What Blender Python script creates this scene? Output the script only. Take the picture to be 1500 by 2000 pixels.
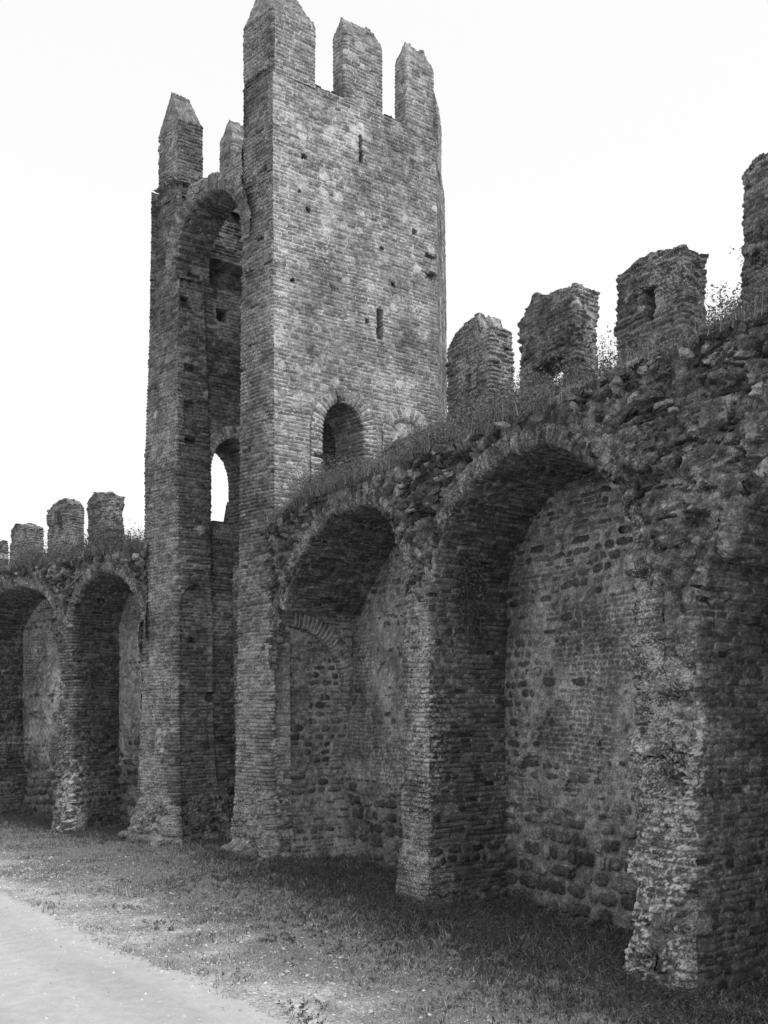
import bpy, math, random
import numpy as np

# ------------------------------------------------------------------ scene, camera, light
for o in list(bpy.data.objects):
    bpy.data.objects.remove(o)
SC = bpy.context.scene
COL = SC.collection
CAMH = 2.9
cam_d = bpy.data.cameras.new('camera')
cam = bpy.data.objects.new('camera', cam_d)
COL.objects.link(cam)
SC.camera = cam
cam.location = (0, 0, CAMH)
cam.rotation_euler = (math.radians(90), 0, 0)
cam_d.sensor_width = 36
cam_d.lens = 1740 / 2000 * 36
cam_d.shift_y = 0.19
cam_d.clip_start = 0.1
cam_d.clip_end = 3000

SUN_AZ = (0.80, -0.60)
SUN_EL = 52
W = bpy.data.worlds.new('World')
SC.world = W
W.use_nodes = True
nt = W.node_tree
nt.nodes.clear()
sky = nt.nodes.new('ShaderNodeTexSky')
sky.sky_type = 'NISHITA'
sky.sun_disc = False
sky.sun_elevation = math.radians(SUN_EL)
sky.sun_rotation = math.atan2(SUN_AZ[0], SUN_AZ[1])
bw = nt.nodes.new('ShaderNodeRGBToBW')
mul = nt.nodes.new('ShaderNodeMath'); mul.operation = 'MULTIPLY_ADD'
mul.inputs[1].default_value = 0.35      # part of the clear-sky gradient ...
mul.inputs[2].default_value = 7.6      # ... under a veil of even white cloud
bg = nt.nodes.new('ShaderNodeBackground')
bg.inputs['Strength'].default_value = 0.12
wo = nt.nodes.new('ShaderNodeOutputWorld')
nt.links.new(sky.outputs[0], bw.inputs[0])
nt.links.new(bw.outputs[0], mul.inputs[0])
nt.links.new(mul.outputs[0], bg.inputs['Color'])
nt.links.new(bg.outputs[0], wo.inputs['Surface'])

sun_d = bpy.data.lights.new('sun', 'SUN')
sun_d.energy = 2.2
sun_d.angle = math.radians(24)
sun_d.color = (1, 1, 1)
sun = bpy.data.objects.new('sun', sun_d)
COL.objects.link(sun)
el = math.radians(SUN_EL)
from mathutils import Vector
sdir = Vector((SUN_AZ[0] * math.cos(el), SUN_AZ[1] * math.cos(el), math.sin(el)))
sun.rotation_euler = sdir.to_track_quat('Z', 'Y').to_euler()
sun.location = (10, -10, 30)
SC.view_settings.view_transform = 'Standard'
SC.view_settings.look = 'None'
SC.view_settings.exposure = 0.0
SC.view_settings.gamma = 1.0
SC.cycles.max_bounces = 5
SC.cycles.diffuse_bounces = 3
SC.cycles.transparent_max_bounces = 4

# ------------------------------------------------------------------ noise tools
U32 = np.uint32
def hsh(ix, iy, seed):
    with np.errstate(over='ignore'):
        n = ix.astype(np.int64).astype(U32) * U32(374761393) + iy.astype(np.int64).astype(U32) * U32(668265263) + U32((seed * 974634777 + 12345) & 0xffffffff)
        n = (n ^ (n >> U32(13))) * U32(1274126177)
        n = (n ^ (n >> U32(15))) * U32(2246822519)
        n = n ^ (n >> U32(16))
    return n.astype(np.float64) / 4294967296.0
def vn(x, y, seed=0):
    ix = np.floor(x); iy = np.floor(y)
    fx = x - ix; fy = y - iy
    fx = fx * fx * (3 - 2 * fx); fy = fy * fy * (3 - 2 * fy)
    a = hsh(ix, iy, seed); b = hsh(ix + 1, iy, seed); c = hsh(ix, iy + 1, seed); d = hsh(ix + 1, iy + 1, seed)
    return (a * (1 - fx) + b * fx) * (1 - fy) + (c * (1 - fx) + d * fx) * fy
def fbm(x, y, seed=0, oct=4, gain=.5):
    s = 0; w = 1; t = 0
    for i in range(oct):
        s = s + w * (vn(x * 2 ** i + i * 17.3, y * 2 ** i - i * 9.1, seed + i * 7) * 2 - 1)
        t += w; w *= gain
    return s / t
def sst(a, b, x):
    t = np.clip((x - a) / (b - a), 0, 1)
    return t * t * (3 - 2 * t)
def voro(x, y, seed, jit=.8, full=False):
    ix = np.floor(x); iy = np.floor(y)
    f1 = np.full(x.shape, 9.); f2 = np.full(x.shape, 9.); idn = np.zeros(x.shape); ox = np.zeros(x.shape); oy = np.zeros(x.shape)
    for dx in (-1, 0, 1):
        for dy in (-1, 0, 1):
            cx = ix + dx; cy = iy + dy
            px = cx + .5 + jit * (hsh(cx, cy, seed) - .5); py = cy + .5 + jit * (hsh(cx, cy, seed + 1) - .5)
            d = np.hypot(px - x, py - y)
            r = hsh(cx, cy, seed + 2)
            n1 = d < f1
            f2 = np.where(n1, f1, np.minimum(f2, d))
            idn = np.where(n1, r, idn)
            if full: ox = np.where(n1, x - px, ox); oy = np.where(n1, y - py, oy)
            f1 = np.where(n1, d, f1)
    if full: return f1, f2, idn, ox, oy
    return f1, f2, idn

# ------------------------------------------------------------------ masonry height fields (metres) and albedo
def brick(p, a, seed, ch=.072, bl=.235, rough=1.0, clean=0.0):
    aw = a + .035 * fbm(p * .45, a * .5, seed + 3, 2) + .012 * (vn(a * 2.3, p * .2, seed + 5) - .5) + .006 * fbm(p * 4, a * 4, seed + 4, 2)
    k = np.floor(aw / ch); fa = aw / ch - k
    L = bl * (.8 + .5 * hsh(k, k * 0, seed + 6))
    pw = p + .015 * fbm(p * 3, a * 6, seed + 8, 2)
    q = pw / L + hsh(k, k * 0 + 3, seed + 7) * 7
    j = np.floor(q); fb = q - j
    r1 = hsh(j, k, seed + 9); r2 = hsh(j, k, seed + 10); r3 = hsh(j, k, seed + 11)
    da = np.minimum(fa, 1 - fa) * ch; db = np.minimum(fb, 1 - fb) * L
    d = np.minimum(da, db * .65 + .001 + .006 * (r3 > .6)) + .005 * fbm(p * 22, a * 22, seed + 12, 2)
    m = sst(.001, .009 + .007 * r3, d)
    out = r1 ** 3 * .022 * rough
    tilt = (fb - .5) * (r2 - .5) * .025 * rough + (fa - .5) * (r3 - .5) * .012
    rnd = np.minimum(d, .03) * .35
    h = m * (.010 + .004 * rough + out + tilt * .8 + rnd)
    gone = (r2 < .018 * rough)
    h = np.where(gone & (m > .5), -.045, h)
    h = h + .010 * rough * fbm(p * 14, a * 14, seed + 13, 3)
    t = np.where(m > .45, .085 + .12 * r2 ** 1.6 + .03 * r3, .25)
    mort = (1 - m)
    # joints washed out and dirty in places
    dirt = sst(-.25, .35, fbm(p * 1.1, a * 1.1, seed + 14, 4))
    t = np.where(m > .45, t * (1 + .35 * clean), .10 + (.22 + .24 * clean) * (1 - dirt * (1 - .6 * clean)))
    return h, t, m
def cobble(p, a, seed, sc=.2, mort=.24, thin=.07, asp=1.0):
    pw = p + .03 * fbm(p * 5, a * 5, seed, 2); aw = a + .03 * fbm(p * 5 + 9, a * 5, seed + 1, 2)
    f1, f2, r = voro(pw / sc, aw / (sc * asp), seed + 20)
    e = (f2 - f1) - thin
    m = sst(.02, .14, e)
    dome = np.clip(1 - (f1 / .75) ** 2, 0, 1)
    h = m * (.012 + .05 * dome * sc / .2) * (.6 + .8 * r) + .008 * fbm(p * 18, a * 18, seed + 2, 3)
    t = np.where(m > .5, .085 + .14 * np.mod(r * 7.31, 1) ** 1.4, mort)
    return h, t, m
def rows(p, a, seed, ch=.15, bl=.19, mort=.25):
    """river stones laid in rough rows"""
    aw = a + .05 * fbm(p * .6, a * .5, seed + 3, 2) + .03 * fbm(p * 4, a * 3, seed + 4, 2)
    k = np.floor(aw / ch); fa = (aw / ch - k - .5) * 2
    L = bl * (.6 + .9 * hsh(k, k * 0, seed + 6))
    q = (p + .03 * fbm(p * 4, a * 4, seed + 5, 2)) / L + 7 * hsh(k, k * 0 + 3, seed + 7); q = q + .22 * np.sin(q * 2.1 + k)
    j = np.floor(q); fb = (q - j - .5) * 2
    r1 = hsh(j, k, seed + 9); r2 = hsh(j, k, seed + 10); r3 = hsh(j, k, seed + 11)
    sz = .66 + .34 * r3
    e = (np.abs(fb / (.97 * sz ** .5)) ** 3 + np.abs((fa + (r2 - .5) * .25) / (.92 * sz)) ** 2.6)
    e = e + .5 * fbm(p * 13, a * 13, seed + 12, 3) + .25 * fbm(p * 35, a * 35, seed + 13, 2)
    m = 1 - sst(.75, 1.0, e)
    h = m * (.012 + .035 * np.clip(1 - e * .7, 0, 1)) * (.5 + r1) + .007 * fbm(p * 20, a * 20, seed + 2, 3)
    h = h + m * ((r2 - .5) * fb + (r3 - .5) * fa) * .02
    t = np.where(m > .5, .07 + .15 * r2 ** 1.6, mort * (.75 + .6 * vn(p * 9, a * 9, seed + 15)))
    return h, t, m
def mixed(p, a, seed, plaster=0.0, period=.62):
    """bands of brick courses between rows of river cobbles, with worn render over parts of it"""
    hb, tb, mb = brick(p, a, seed, rough=.8)
    hc, tc, mc = rows(p, a, seed + 50)
    w = .05 * fbm(p * .6, a * .6, seed + 70, 2)
    f = np.mod((a + w) / period, 1)
    wide = .42 + .25 * (vn(np.floor((a + w) / period) * 3.7, p * .25, seed + 71) - .5)
    s = sst(.0, .03, f) * (1 - sst(wide, wide + .04, f))
    big = fbm(p * .9, a * .9, seed + 72, 3)
    s = np.clip(np.maximum(s, sst(.30, .36, big)) * (1 - sst(.22, .3, -big)), 0, 1)
    h = hb * (1 - s) + hc * s; t = np.where(s > .5, tc, tb)
    if plaster is not None and np.any(np.asarray(plaster) > -9):
        lv = .028 + .03 * (fbm(p * 1.3, a * 1.3, seed + 73, 4) + plaster)
        cover = lv - h
        k = sst(-.002, .006, cover)
        ph = lv * .55 + .012 + .004 * fbm(p * 20, a * 20, seed + 74, 3)
        h = h * (1 - k) + np.maximum(h, np.minimum(ph, h + .04)) * k
        t = t * (1 - k) + (.25 + .2 * fbm(p * 3, a * 1.5, seed + 75, 5, .7)) * k
        dots = rows(p, a, seed + 80, ch=.075, bl=.10)[2] * sst(.0, .3, fbm(p * .8, a * .8, seed + 81, 2))
        h = h + k * dots * .006; t = t * (1 - .5 * k * dots)
    return h, t
def ruin(p, a, seed, amp=1.0):
    """torn core of the wall: tilted slabs, brick ends and stones in mortar"""
    pw = p + .10 * fbm(p * 3, a * 3, seed + 1, 4, .6); aw = a + .06 * fbm(p * 3 + 5, a * 3, seed + 2, 4, .6)
    H = 0; T = 0
    f1, f2, r, ox, oy = voro(pw / .24, aw / .11, seed + 3, .9, True)
    g1 = np.mod(r * 17.3, 1) - .5; g2 = np.mod(r * 41.7, 1) - .3
    e1 = sst(.0, .10, f2 - f1)
    H1 = .07 * (r - .4) + .085 * g1 * ox + .10 * g2 * oy - .03 * (1 - e1)
    T1 = .08 + .17 * np.mod(r * 7.7, 1) ** 1.5
    f1, f2, r2, ox, oy = voro(pw / .10, aw / .05, seed + 4, .9, True)
    e2 = sst(.0, .12, f2 - f1)
    H2 = .04 * (r2 - .4) + .04 * (np.mod(r2 * 17.3, 1) - .5) * ox + .05 * (np.mod(r2 * 41.7, 1) - .3) * oy - .018 * (1 - e2)
    T2 = .08 + .2 * np.mod(r2 * 7.7, 1) ** 1.5
    sel = sst(-.08, .06, fbm(p * 2.1, a * 2.1, seed + 5, 3))
    h = H1 * sel + H2 * (1 - sel); t = T1 * sel + T2 * (1 - sel)
    rid = 1 - np.abs(fbm(p * 3.1, a * 5.2, seed + 6, 5, .6)) * 2.2
    big = fbm(p * 1.1, a * 1.3, seed + 7, 4)
    h = h + amp * (.05 * rid + .13 * big - .02) + .012 * fbm(p * 19, a * 19, seed + 8, 3)
    # washed-out holes
    pit = fbm(p * 2.4, a * 3.4, seed + 9, 4)
    h = h - amp * .12 * sst(.30, .42, pit)
    cv = np.abs(fbm(p * 1.7 + .3 * a, a * 6.5, seed + 12, 4)); h = h - (.05 + .05 * amp) * (1 - sst(.015, .06, cv)) * sst(-.2, .2, fbm(p * 2, a * 2, seed + 13, 2))
    t = t * (.6 + .9 * vn(p * 7, a * 9, seed + 10))
    t = np.where(fbm(p * 6, a * 8, seed + 14, 3) > .36, .3, t)
    return h, np.clip(t, .04, .5)

# ------------------------------------------------------------------ materials
def new_mat(name):
    m = bpy.data.materials.new(name); m.use_nodes = True
    n = m.node_tree; n.nodes.clear()
    out = n.nodes.new('ShaderNodeOutputMaterial'); b = n.nodes.new('ShaderNodeBsdfPrincipled')
    n.links.new(b.outputs[0], out.inputs[0])
    b.inputs['Roughness'].default_value = .95
    b.inputs['Specular IOR Level'].default_value = .15
    return m, n, b
def nd(n, typ, **kw):
    x = n.nodes.new(typ)
    for k, v in kw.items():
        setattr(x, k, v)
    return x
def mth(n, op, a, b=None, clamp=False):
    x = nd(n, 'ShaderNodeMath', operation=op, use_clamp=clamp)
    for i, v in enumerate((a, b)):
        if v is None: continue
        if isinstance(v, (int, float)): x.inputs[i].default_value = v
        else: n.links.new(v, x.inputs[i])
    return x.outputs[0]
def noise(n, scale, detail=4, rough=.6, vec=None):
    x = nd(n, 'ShaderNodeTexNoise'); x.inputs['Scale'].default_value = scale
    x.inputs['Detail'].default_value = detail; x.inputs['Roughness'].default_value = rough
    if vec is not None: n.links.new(vec, x.inputs['Vector'])
    return x.outputs['Fac']
def masonry_mat(name, fine=42, lich_lo=.60, bump=.5):
    m, n, b = new_mat(name)
    geo = nd(n, 'ShaderNodeNewGeometry').outputs['Position']
    tone = nd(n, 'ShaderNodeAttribute', attribute_name='tone').outputs['Fac']
    lich = nd(n, 'ShaderNodeAttribute', attribute_name='lich').outputs['Fac']
    n1 = noise(n, 9, 6, .7, geo); n2 = noise(n, fine, 4, .75, geo); n3 = noise(n, 1.3, 4, .6, geo)
    ex = mth(n, 'ADD', mth(n, 'MULTIPLY', n1, 4.5), mth(n, 'MULTIPLY', n2, 5.5))
    ex = mth(n, 'ADD', ex, mth(n, 'MULTIPLY', n3, 2.5))
    v = mth(n, 'MULTIPLY', tone, mth(n, 'POWER', 2.0, mth(n, 'SUBTRACT', ex, 6.25)))
    v = mth(n, 'MINIMUM', v, .6)
    # lichen flecks
    l1 = noise(n, 38, 6, .8, geo)
    lich = mth(n, 'MINIMUM', lich, .85)
    lich = mth(n, 'MULTIPLY', lich, mth(n, 'ADD', mth(n, 'MULTIPLY', noise(n, 5, 4, .7, geo), 1.8), .1))
    thr = mth(n, 'SUBTRACT', lich_lo + .07, mth(n, 'MULTIPLY', lich, .19))
    lm = mth(n, 'MULTIPLY', mth(n, 'SUBTRACT', l1, thr), 18, clamp=True)
    lm = mth(n, 'MULTIPLY', lm, .8)
    v2 = mth(n, 'ADD', mth(n, 'MULTIPLY', v, mth(n, 'SUBTRACT', 1.0, lm)), mth(n, 'MULTIPLY', lm, .5))
    cc = nd(n, 'ShaderNodeCombineColor')
    for i in range(3): n.links.new(v2, cc.inputs[i])
    n.links.new(cc.outputs[0], b.inputs['Base Color'])
    bp = nd(n, 'ShaderNodeBump'); bp.inputs['Strength'].default_value = bump; bp.inputs['Distance'].default_value = .02
    n.links.new(mth(n, 'ADD', noise(n, 45, 5, .7, geo), mth(n, 'MULTIPLY', n1, .6)), bp.inputs['Height'])
    n.links.new(bp.outputs[0], b.inputs['Normal'])
    return m
M_WALL = masonry_mat('weathered_masonry')
def leaf_mat(name, lo, hi, trans=.25):
    m, n, b = new_mat(name)
    tone = nd(n, 'ShaderNodeAttribute', attribute_name='tone').outputs['Fac']
    v = mth(n, 'ADD', mth(n, 'MULTIPLY', tone, hi - lo), lo)
    cc = nd(n, 'ShaderNodeCombineColor')
    for i in range(3): n.links.new(v, cc.inputs[i])
    n.links.new(cc.outputs[0], b.inputs['Base Color'])
    b.inputs['Roughness'].default_value = .7
    return m
M_WEED = leaf_mat('weed_leaf', .035, .24)
M_GRASS = leaf_mat('grass_blade', .07, .45)
M_GWEED = leaf_mat('ground_weed_leaf', .04, .15)
M_IVY = leaf_mat('ivy_leaf', .02, .13)

# ------------------------------------------------------------------ mesh builders
def link(name, me, parent=None, mat=None):
    o = bpy.data.objects.new(name, me)
    COL.objects.link(o)
    if parent is not None: o.parent = parent
    if mat is not None: me.materials.append(mat)
    return o
def mesh_np(name, V, F, attrs, parent=None, mat=None, smooth=False):
    me = bpy.data.meshes.new(name)
    nv, nf = len(V), len(F); k = F.shape[1]
    me.vertices.add(nv); me.vertices.foreach_set('co', np.ascontiguousarray(V, dtype=np.float32).ravel())
    me.loops.add(nf * k); me.loops.foreach_set('vertex_index', np.ascontiguousarray(F, dtype=np.int32).ravel())
    me.polygons.add(nf)
    me.polygons.foreach_set('loop_start', np.arange(0, nf * k, k, dtype=np.int32))
    me.polygons.foreach_set('loop_total', np.full(nf, k, dtype=np.int32))
    me.polygons.foreach_set('use_smooth', np.full(nf, smooth, dtype=bool))
    for nm, arr in attrs.items():
        at = me.attributes.new(nm, 'FLOAT', 'POINT')
        at.data.foreach_set('value', np.ascontiguousarray(arr, dtype=np.float32).ravel())
    me.update(calc_edges=True)
    return link(name, me, parent, mat)
def grid_mesh(name, V, keep, tone, lich, parent, mat=None, flip=False, wrap=False):
    m, n = V.shape[:2]
    idx = np.arange(m * n).reshape(m, n)
    if wrap:
        idx = np.hstack([idx, idx[:, :1]]); keep2 = np.hstack([keep, keep[:, :1]])
    else: keep2 = keep
    a = idx[:-1, :-1]; b = idx[:-1, 1:]; c = idx[1:, 1:]; d = idx[1:, :-1]
    k = keep2[:-1, :-1] & keep2[:-1, 1:] & keep2[1:, 1:] & keep2[1:, :-1]
    F = np.stack([a[k], b[k], c[k], d[k]], 1)
    if flip: F = F[:, ::-1]
    used = np.unique(F); remap = np.full(m * n, -1); remap[used] = np.arange(len(used))
    return mesh_np(name, V.reshape(-1, 3)[used], remap[F], {'tone': tone.ravel()[used], 'lich': lich.ravel()[used]}, parent, mat or M_WALL)
def resample(pts, ds, closed=False):
    pts = np.asarray(pts, float)
    if closed: pts = np.vstack([pts, pts[:1]])
    seg = np.hypot(*(pts[1:] - pts[:-1]).T); L = np.concatenate([[0], np.cumsum(seg)])
    n = max(2, int(round(L[-1] / ds)) + 1)
    s = np.linspace(0, L[-1], n)
    if closed: s = s[:-1]
    out = np.stack([np.interp(s, L, pts[:, i]) for i in range(2)], 1)
    return out, s
def round_corners(pts, r=.04, closed=False):
    pts = [np.array(p, float) for p in pts]; out = []
    n = len(pts)
    for i, p in enumerate(pts):
        if not closed and i in (0, n - 1): out.append(p); continue
        a = pts[i - 1]; b = pts[(i + 1) % n]
        ua = (a - p) / np.linalg.norm(a - p); ub = (b - p) / np.linalg.norm(b - p)
        for t in (0, .25, .5, .75, 1):
            q0 = p + ua * r * (1 - t) ** 2 + ub * r * t ** 2
            out.append(q0)
    return out
def normals2(pts, closed=False, side=1, sm=2):
    if closed: d = np.roll(pts, -1, 0) - np.roll(pts, 1, 0)
    else: d = np.gradient(pts, axis=0)
    nrm = np.stack([d[:, 1], -d[:, 0]], 1) * side
    nrm /= np.linalg.norm(nrm, axis=1)[:, None] + 1e-9
    for _ in range(sm):
        q = nrm.copy()
        if closed: q = (np.roll(nrm, 1, 0) + nrm * 2 + np.roll(nrm, -1, 0))
        else: q[1:-1] = nrm[:-2] + 2 * nrm[1:-1] + nrm[2:]
        nrm = q / (np.linalg.norm(q, axis=1)[:, None] + 1e-9)
    return nrm
def inside_poly(x, y, poly):
    c = np.zeros(x.shape, bool); n = len(poly)
    for i in range(n):
        x1, y1 = poly[i]; x2, y2 = poly[(i + 1) % n]
        if y1 == y2: continue
        k = ((y1 > y) != (y2 > y)) & (x < (x2 - x1) * (y - y1) / (y2 - y1) + x1)
        c ^= k
    return c
def dist_line(x, y, poly):
    d = np.full(x.shape, 1e9)
    for i in range(len(poly) - 1):
        x1, y1 = poly[i]; x2, y2 = poly[i + 1]
        dx, dy = x2 - x1, y2 - y1; L = dx * dx + dy * dy + 1e-12
        t = np.clip(((x - x1) * dx + (y - y1) * dy) / L, 0, 1)
        d = np.minimum(d, np.hypot(x - x1 - t * dx, y - y1 - t * dy))
    return d
class Frame:
    """wall frame: x along the wall (towards the camera), t into the wall"""
    def __init__(s, O, a, b):
        s.O = np.array(O, float); s.a = np.array(a, float) / np.linalg.norm(a); s.b = np.array(b, float) / np.linalg.norm(b)
    def P(s, x, t, z):
        x = np.asarray(x, float); t = np.asarray(t, float); z = np.asarray(z, float)
        x, t, z = np.broadcast_arrays(x, t, z)
        return np.stack([s.O[0] + s.a[0] * x + s.b[0] * t, s.O[1] + s.a[1] * x + s.b[1] * t, z], -1)
    def loc(s, P):
        d = P[..., :2] - s.O
        det = s.a[0] * s.b[1] - s.a[1] * s.b[0]
        return (d[..., 0] * s.b[1] - d[..., 1] * s.b[0]) / det, (s.a[0] * d[..., 1] - s.a[1] * d[..., 0]) / det
    def vec(s, vx, vt):
        return s.a * vx + s.b * vt
def semi(x0, x1, zs, rise, n=28, point=0.0, z0=-.15, jl=True, jr=True):
    """opening outline from the far jamb over the arch to the near jamb; x0 < x1"""
    xm = (x0 + x1) / 2; r = (x1 - x0) / 2; L = []
    if jl: L += [(x0, z0)]
    for i in range(n + 1):
        th = math.pi * i / n
        x = xm - r * math.cos(th); z = zs + rise * math.sin(th) ** (1 - .0) + point * (1 - abs(math.cos(th))) ** 2
        L.append((x, z))
    if jr: L += [(x1, z0)]
    return L
def flare_fn(z, amt=.25, k=.7):
    return amt * np.exp(-np.maximum(z, 0) / k)
def lining(name, parent, fr, curve, depth, wl, wa, wr, ds, style, seed, z_arc, flare=.2, t0=0., jambs=False):
    """front strip + jambs + soffit of an opening as one displaced surface; courses run square to the outline,
    so they lie level on the jambs and stand radially (as voussoirs) over the arch"""
    c, s = resample(curve, ds); nrm = normals2(c, side=-1, sm=4)     # points out of the opening, into the masonry
    s = s + curve[0][1]
    arch = sst(z_arc - .1, z_arc + .15, c[:, 1])
    xm = (c[:, 0].min() + c[:, 0].max()) / 2
    w = np.where(c[:, 0] < xm, wl, wr) * (1 - arch) + wa * arch
    ns = max(3, int(max(wl, wa, wr) / ds)); ndp = max(3, int(depth / ds))
    fr_ = np.linspace(1, 0, ns, endpoint=False); dp = np.linspace(0, depth, ndp)
    p_s = -w[:, None] * fr_[None, :]; p_d = np.broadcast_to(dp, (len(c), ndp))
    p = np.hstack([p_s, p_d])
    off = np.maximum(-p, 0); t = np.maximum(p, 0) + t0
    r = .035
    wN = sst(-r, r, p)                                              # 0 on the front, 1 on the jamb
    X = c[:, 0, None] + nrm[:, 0, None] * off; Z = c[:, 1, None] + nrm[:, 1, None] * off
    # unit normal in (x, t, z)
    Nx = -nrm[:, 0, None] * wN; Nz = -nrm[:, 1, None] * wN; Nt = -(1 - wN)
    q = np.sqrt(Nx ** 2 + Nz ** 2 + Nt ** 2) + 1e-9; Nx, Nz, Nt = Nx / q, Nz / q, Nt / q
    rd = -.02 * np.exp(-(p / r) ** 2)
    A = np.broadcast_to(s[:, None], p.shape)
    jamb = (arch < .5)[:, None] & jambs
    leftj = (c[:, 0] < xm)[:, None]
    pt = np.where(jamb, np.where(leftj, c[:, 0].min() + p, c[:, 0].max() - p), p)
    A = np.where(jamb, Z, A)
    h, tone, lich = style(p, A, X, t, Z, seed, pt)
    h = h + rd
    tuck = (1 - jamb) * sst(.8, 1.0, off / (w[:, None] + 1e-6))
    h = h * (1 - tuck) - .04 * tuck if jambs else h
    fl = flare_fn(Z, flare) * np.where(np.abs(Nz) < .5, 1, 0)
    D = h + fl * (wN * .35 + (1 - wN))
    V = fr.P(X + Nx * D, t + Nt * D, Z + Nz * D)
    keep = np.ones(p.shape, bool)
    return grid_mesh(name, V, keep, tone, lich, parent)
def plane_patch(name, parent, fr, x0, x1, z0, z1, t, ds, style, seed, keepf=None, face=-1, dens=None):
    xs = np.arange(x0, x1 + ds, ds); zs = np.arange(z0, z1 + ds, ds)
    X, Z = np.meshgrid(xs, zs)
    h, tone, lich = style(X, Z, X, t, Z, seed)
    keep = np.ones(X.shape, bool) if keepf is None else keepf(X, Z)
    V = fr.P(X, t + face * h, Z)
    return grid_mesh(name, V, keep, tone, lich, parent)
def path_patch(name, parent, pts, z0, z1, ds, style, seed, offf, r=.04, side=1, keepf=None, featf=None, dz=None, ztopf=None):
    c, s = resample(round_corners(pts, r), ds); nrm = normals2(c, side=side, sm=3)
    zs = np.linspace(z0, z1, int((z1 - z0) / (dz or ds)) + 1)
    S, Z = np.meshgrid(s, zs)
    B = np.zeros(S.shape + (3,))
    B[..., 0] = c[None, :, 0]; B[..., 1] = c[None, :, 1]; B[..., 2] = Z
    h, tone, lich = style(S, Z, S, 0, Z, seed)
    keep = np.ones(S.shape, bool)
    if keepf is not None: keep &= keepf(B, S, Z)
    if featf is not None: h, tone, lich = featf(B, S, Z, h, tone, lich)
    D = h + offf(Z)
    B[..., 0] += nrm[None, :, 0] * D; B[..., 1] += nrm[None, :, 1] * D
    return grid_mesh(name, B, keep, tone, lich, parent)
def column(name, parent, fr, x0, x1, t0, t1, z0, ztop, style, seed, ds=.02, mode='ruin', rise=.5, holes=(), topn=.08, ridge_in=.0, through=None, prof=None):
    """free-standing block of masonry on a rectangle, with a worn top or a saddleback"""
    pts = [(x0, t0), (x1, t0), (x1, t1), (x0, t1)]
    c, s = resample(round_corners(pts, .035, True), ds, True); nrm = normals2(c, True, side=1, sm=2)
    cen = np.array([(x0 + x1) / 2, (t0 + t1) / 2])
    if ((c - cen) * nrm).sum() < 0: nrm = -nrm
    zt = np.full(len(c), ztop, float)
    if prof is not None: zt = zt + np.interp(c[:, 0], prof[0], prof[1])
    if mode == 'ruin':
        # the top breaks off brick by brick
        zt = zt + topn * (np.round(fbm(c[:, 0] * 2.2, c[:, 1] * 2.2, seed + 90, 3) * 3.2) / 1.6)
    nz = int((ztop - z0) / ds) + 1
    fz = np.linspace(0, 1, nz)
    Z = z0 + fz[:, None] * (zt[None, :] - z0)
    S = np.broadcast_to(s[None, :], Z.shape)
    X = np.broadcast_to(c[None, :, 0], Z.shape).copy(); T = np.broadcast_to(c[None, :, 1], Z.shape).copy()
    h, tone, lich = style(S, Z, X, T, Z, seed)
    keep = np.ones(Z.shape, bool)
    onin = np.abs(T - t0) < .02
    for (hx0, hx1, hz0, hz1, dep) in holes:
        jx = .02 * fbm(X * 9, Z * 9, seed + 5, 2)
        m = onin & (X + jx > hx0) & (X + jx < hx1) & (Z + jx > hz0) & (Z + jx < hz1)
        h = np.where(m, -dep, h)
    if through:
        hx0, hx1, hz0, hz1 = through
        m = (np.abs(T - t1) < .02) & (X > hx0) & (X < hx1) & (Z > hz0) & (Z < hz1); keep &= ~m
        m2 = onin & (X > hx0) & (X < hx1) & (Z > hz0) & (Z < hz1)
        mm = m2.copy(); mm[1:-1, 1:-1] = m2[1:-1, 1:-1] & m2[:-2, 1:-1] & m2[2:, 1:-1] & m2[1:-1, :-2] & m2[1:-1, 2:]
        h = np.where(m2, -(t1 - t0) + .01, h); keep &= ~mm
    Xd = X + nrm[None, :, 0] * h; Td = T + nrm[None, :, 1] * h
    # cap rings
    K = max(4, int((t1 - t0) / 2 / (ds * 1.2)))
    k = (np.arange(1, K + 1) / K)[:, None]
    tm = (t0 + t1) / 2
    if mode == 'gable':
        gx = np.clip(c[:, 0], x0 + ridge_in, x1 - ridge_in)
        cx = c[None, :, 0] * (1 - k) + gx[None, :] * k; ct = c[None, :, 1] * (1 - k) + tm * k
        cz = zt[None, :] + rise * k
        hh = .02 * fbm(cx * 7, ct * 7 + cz * 6, seed + 61, 4) + .03 * (k < .15)
        cz = cz + hh - .05 * (fbm(cx * 2.5, ct * 0, seed + 62, 3) > .25) * k
    else:
        cx = c[None, :, 0] * (1 - k) + np.clip(c[:, 0], x0 + .1, x1 - .1)[None, :] * k
        ct = c[None, :, 1] * (1 - k) + tm * k
        k = k ** 2.5; bz = ztop + (np.interp(cx, prof[0], prof[1]) if prof is not None else 0)
        cz = zt[None, :] * (1 - k) + k * (bz + .02) + .09 * fbm(cx * 5, ct * 5, seed + 63, 4) * np.minimum(1, k * 4)
    if mode == 'gable':
        cd = np.hypot(t1 - t0, 2 * rise) / 2
        hb, tb, mb = brick(c[None, :, 0] + c[None, :, 1] + 0 * k, k * cd + 0 * cx, seed + 64, ch=.10, bl=.2, rough=1.2)
        cz = cz + hb * 1.3; tc = tb * 1.1
    else:
        hb, tc = ruin(cx + 0 * cz, ct + cz, seed + 64, .3)
        cz = cz + hb * .8 * np.minimum(1, k * 3)
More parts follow.
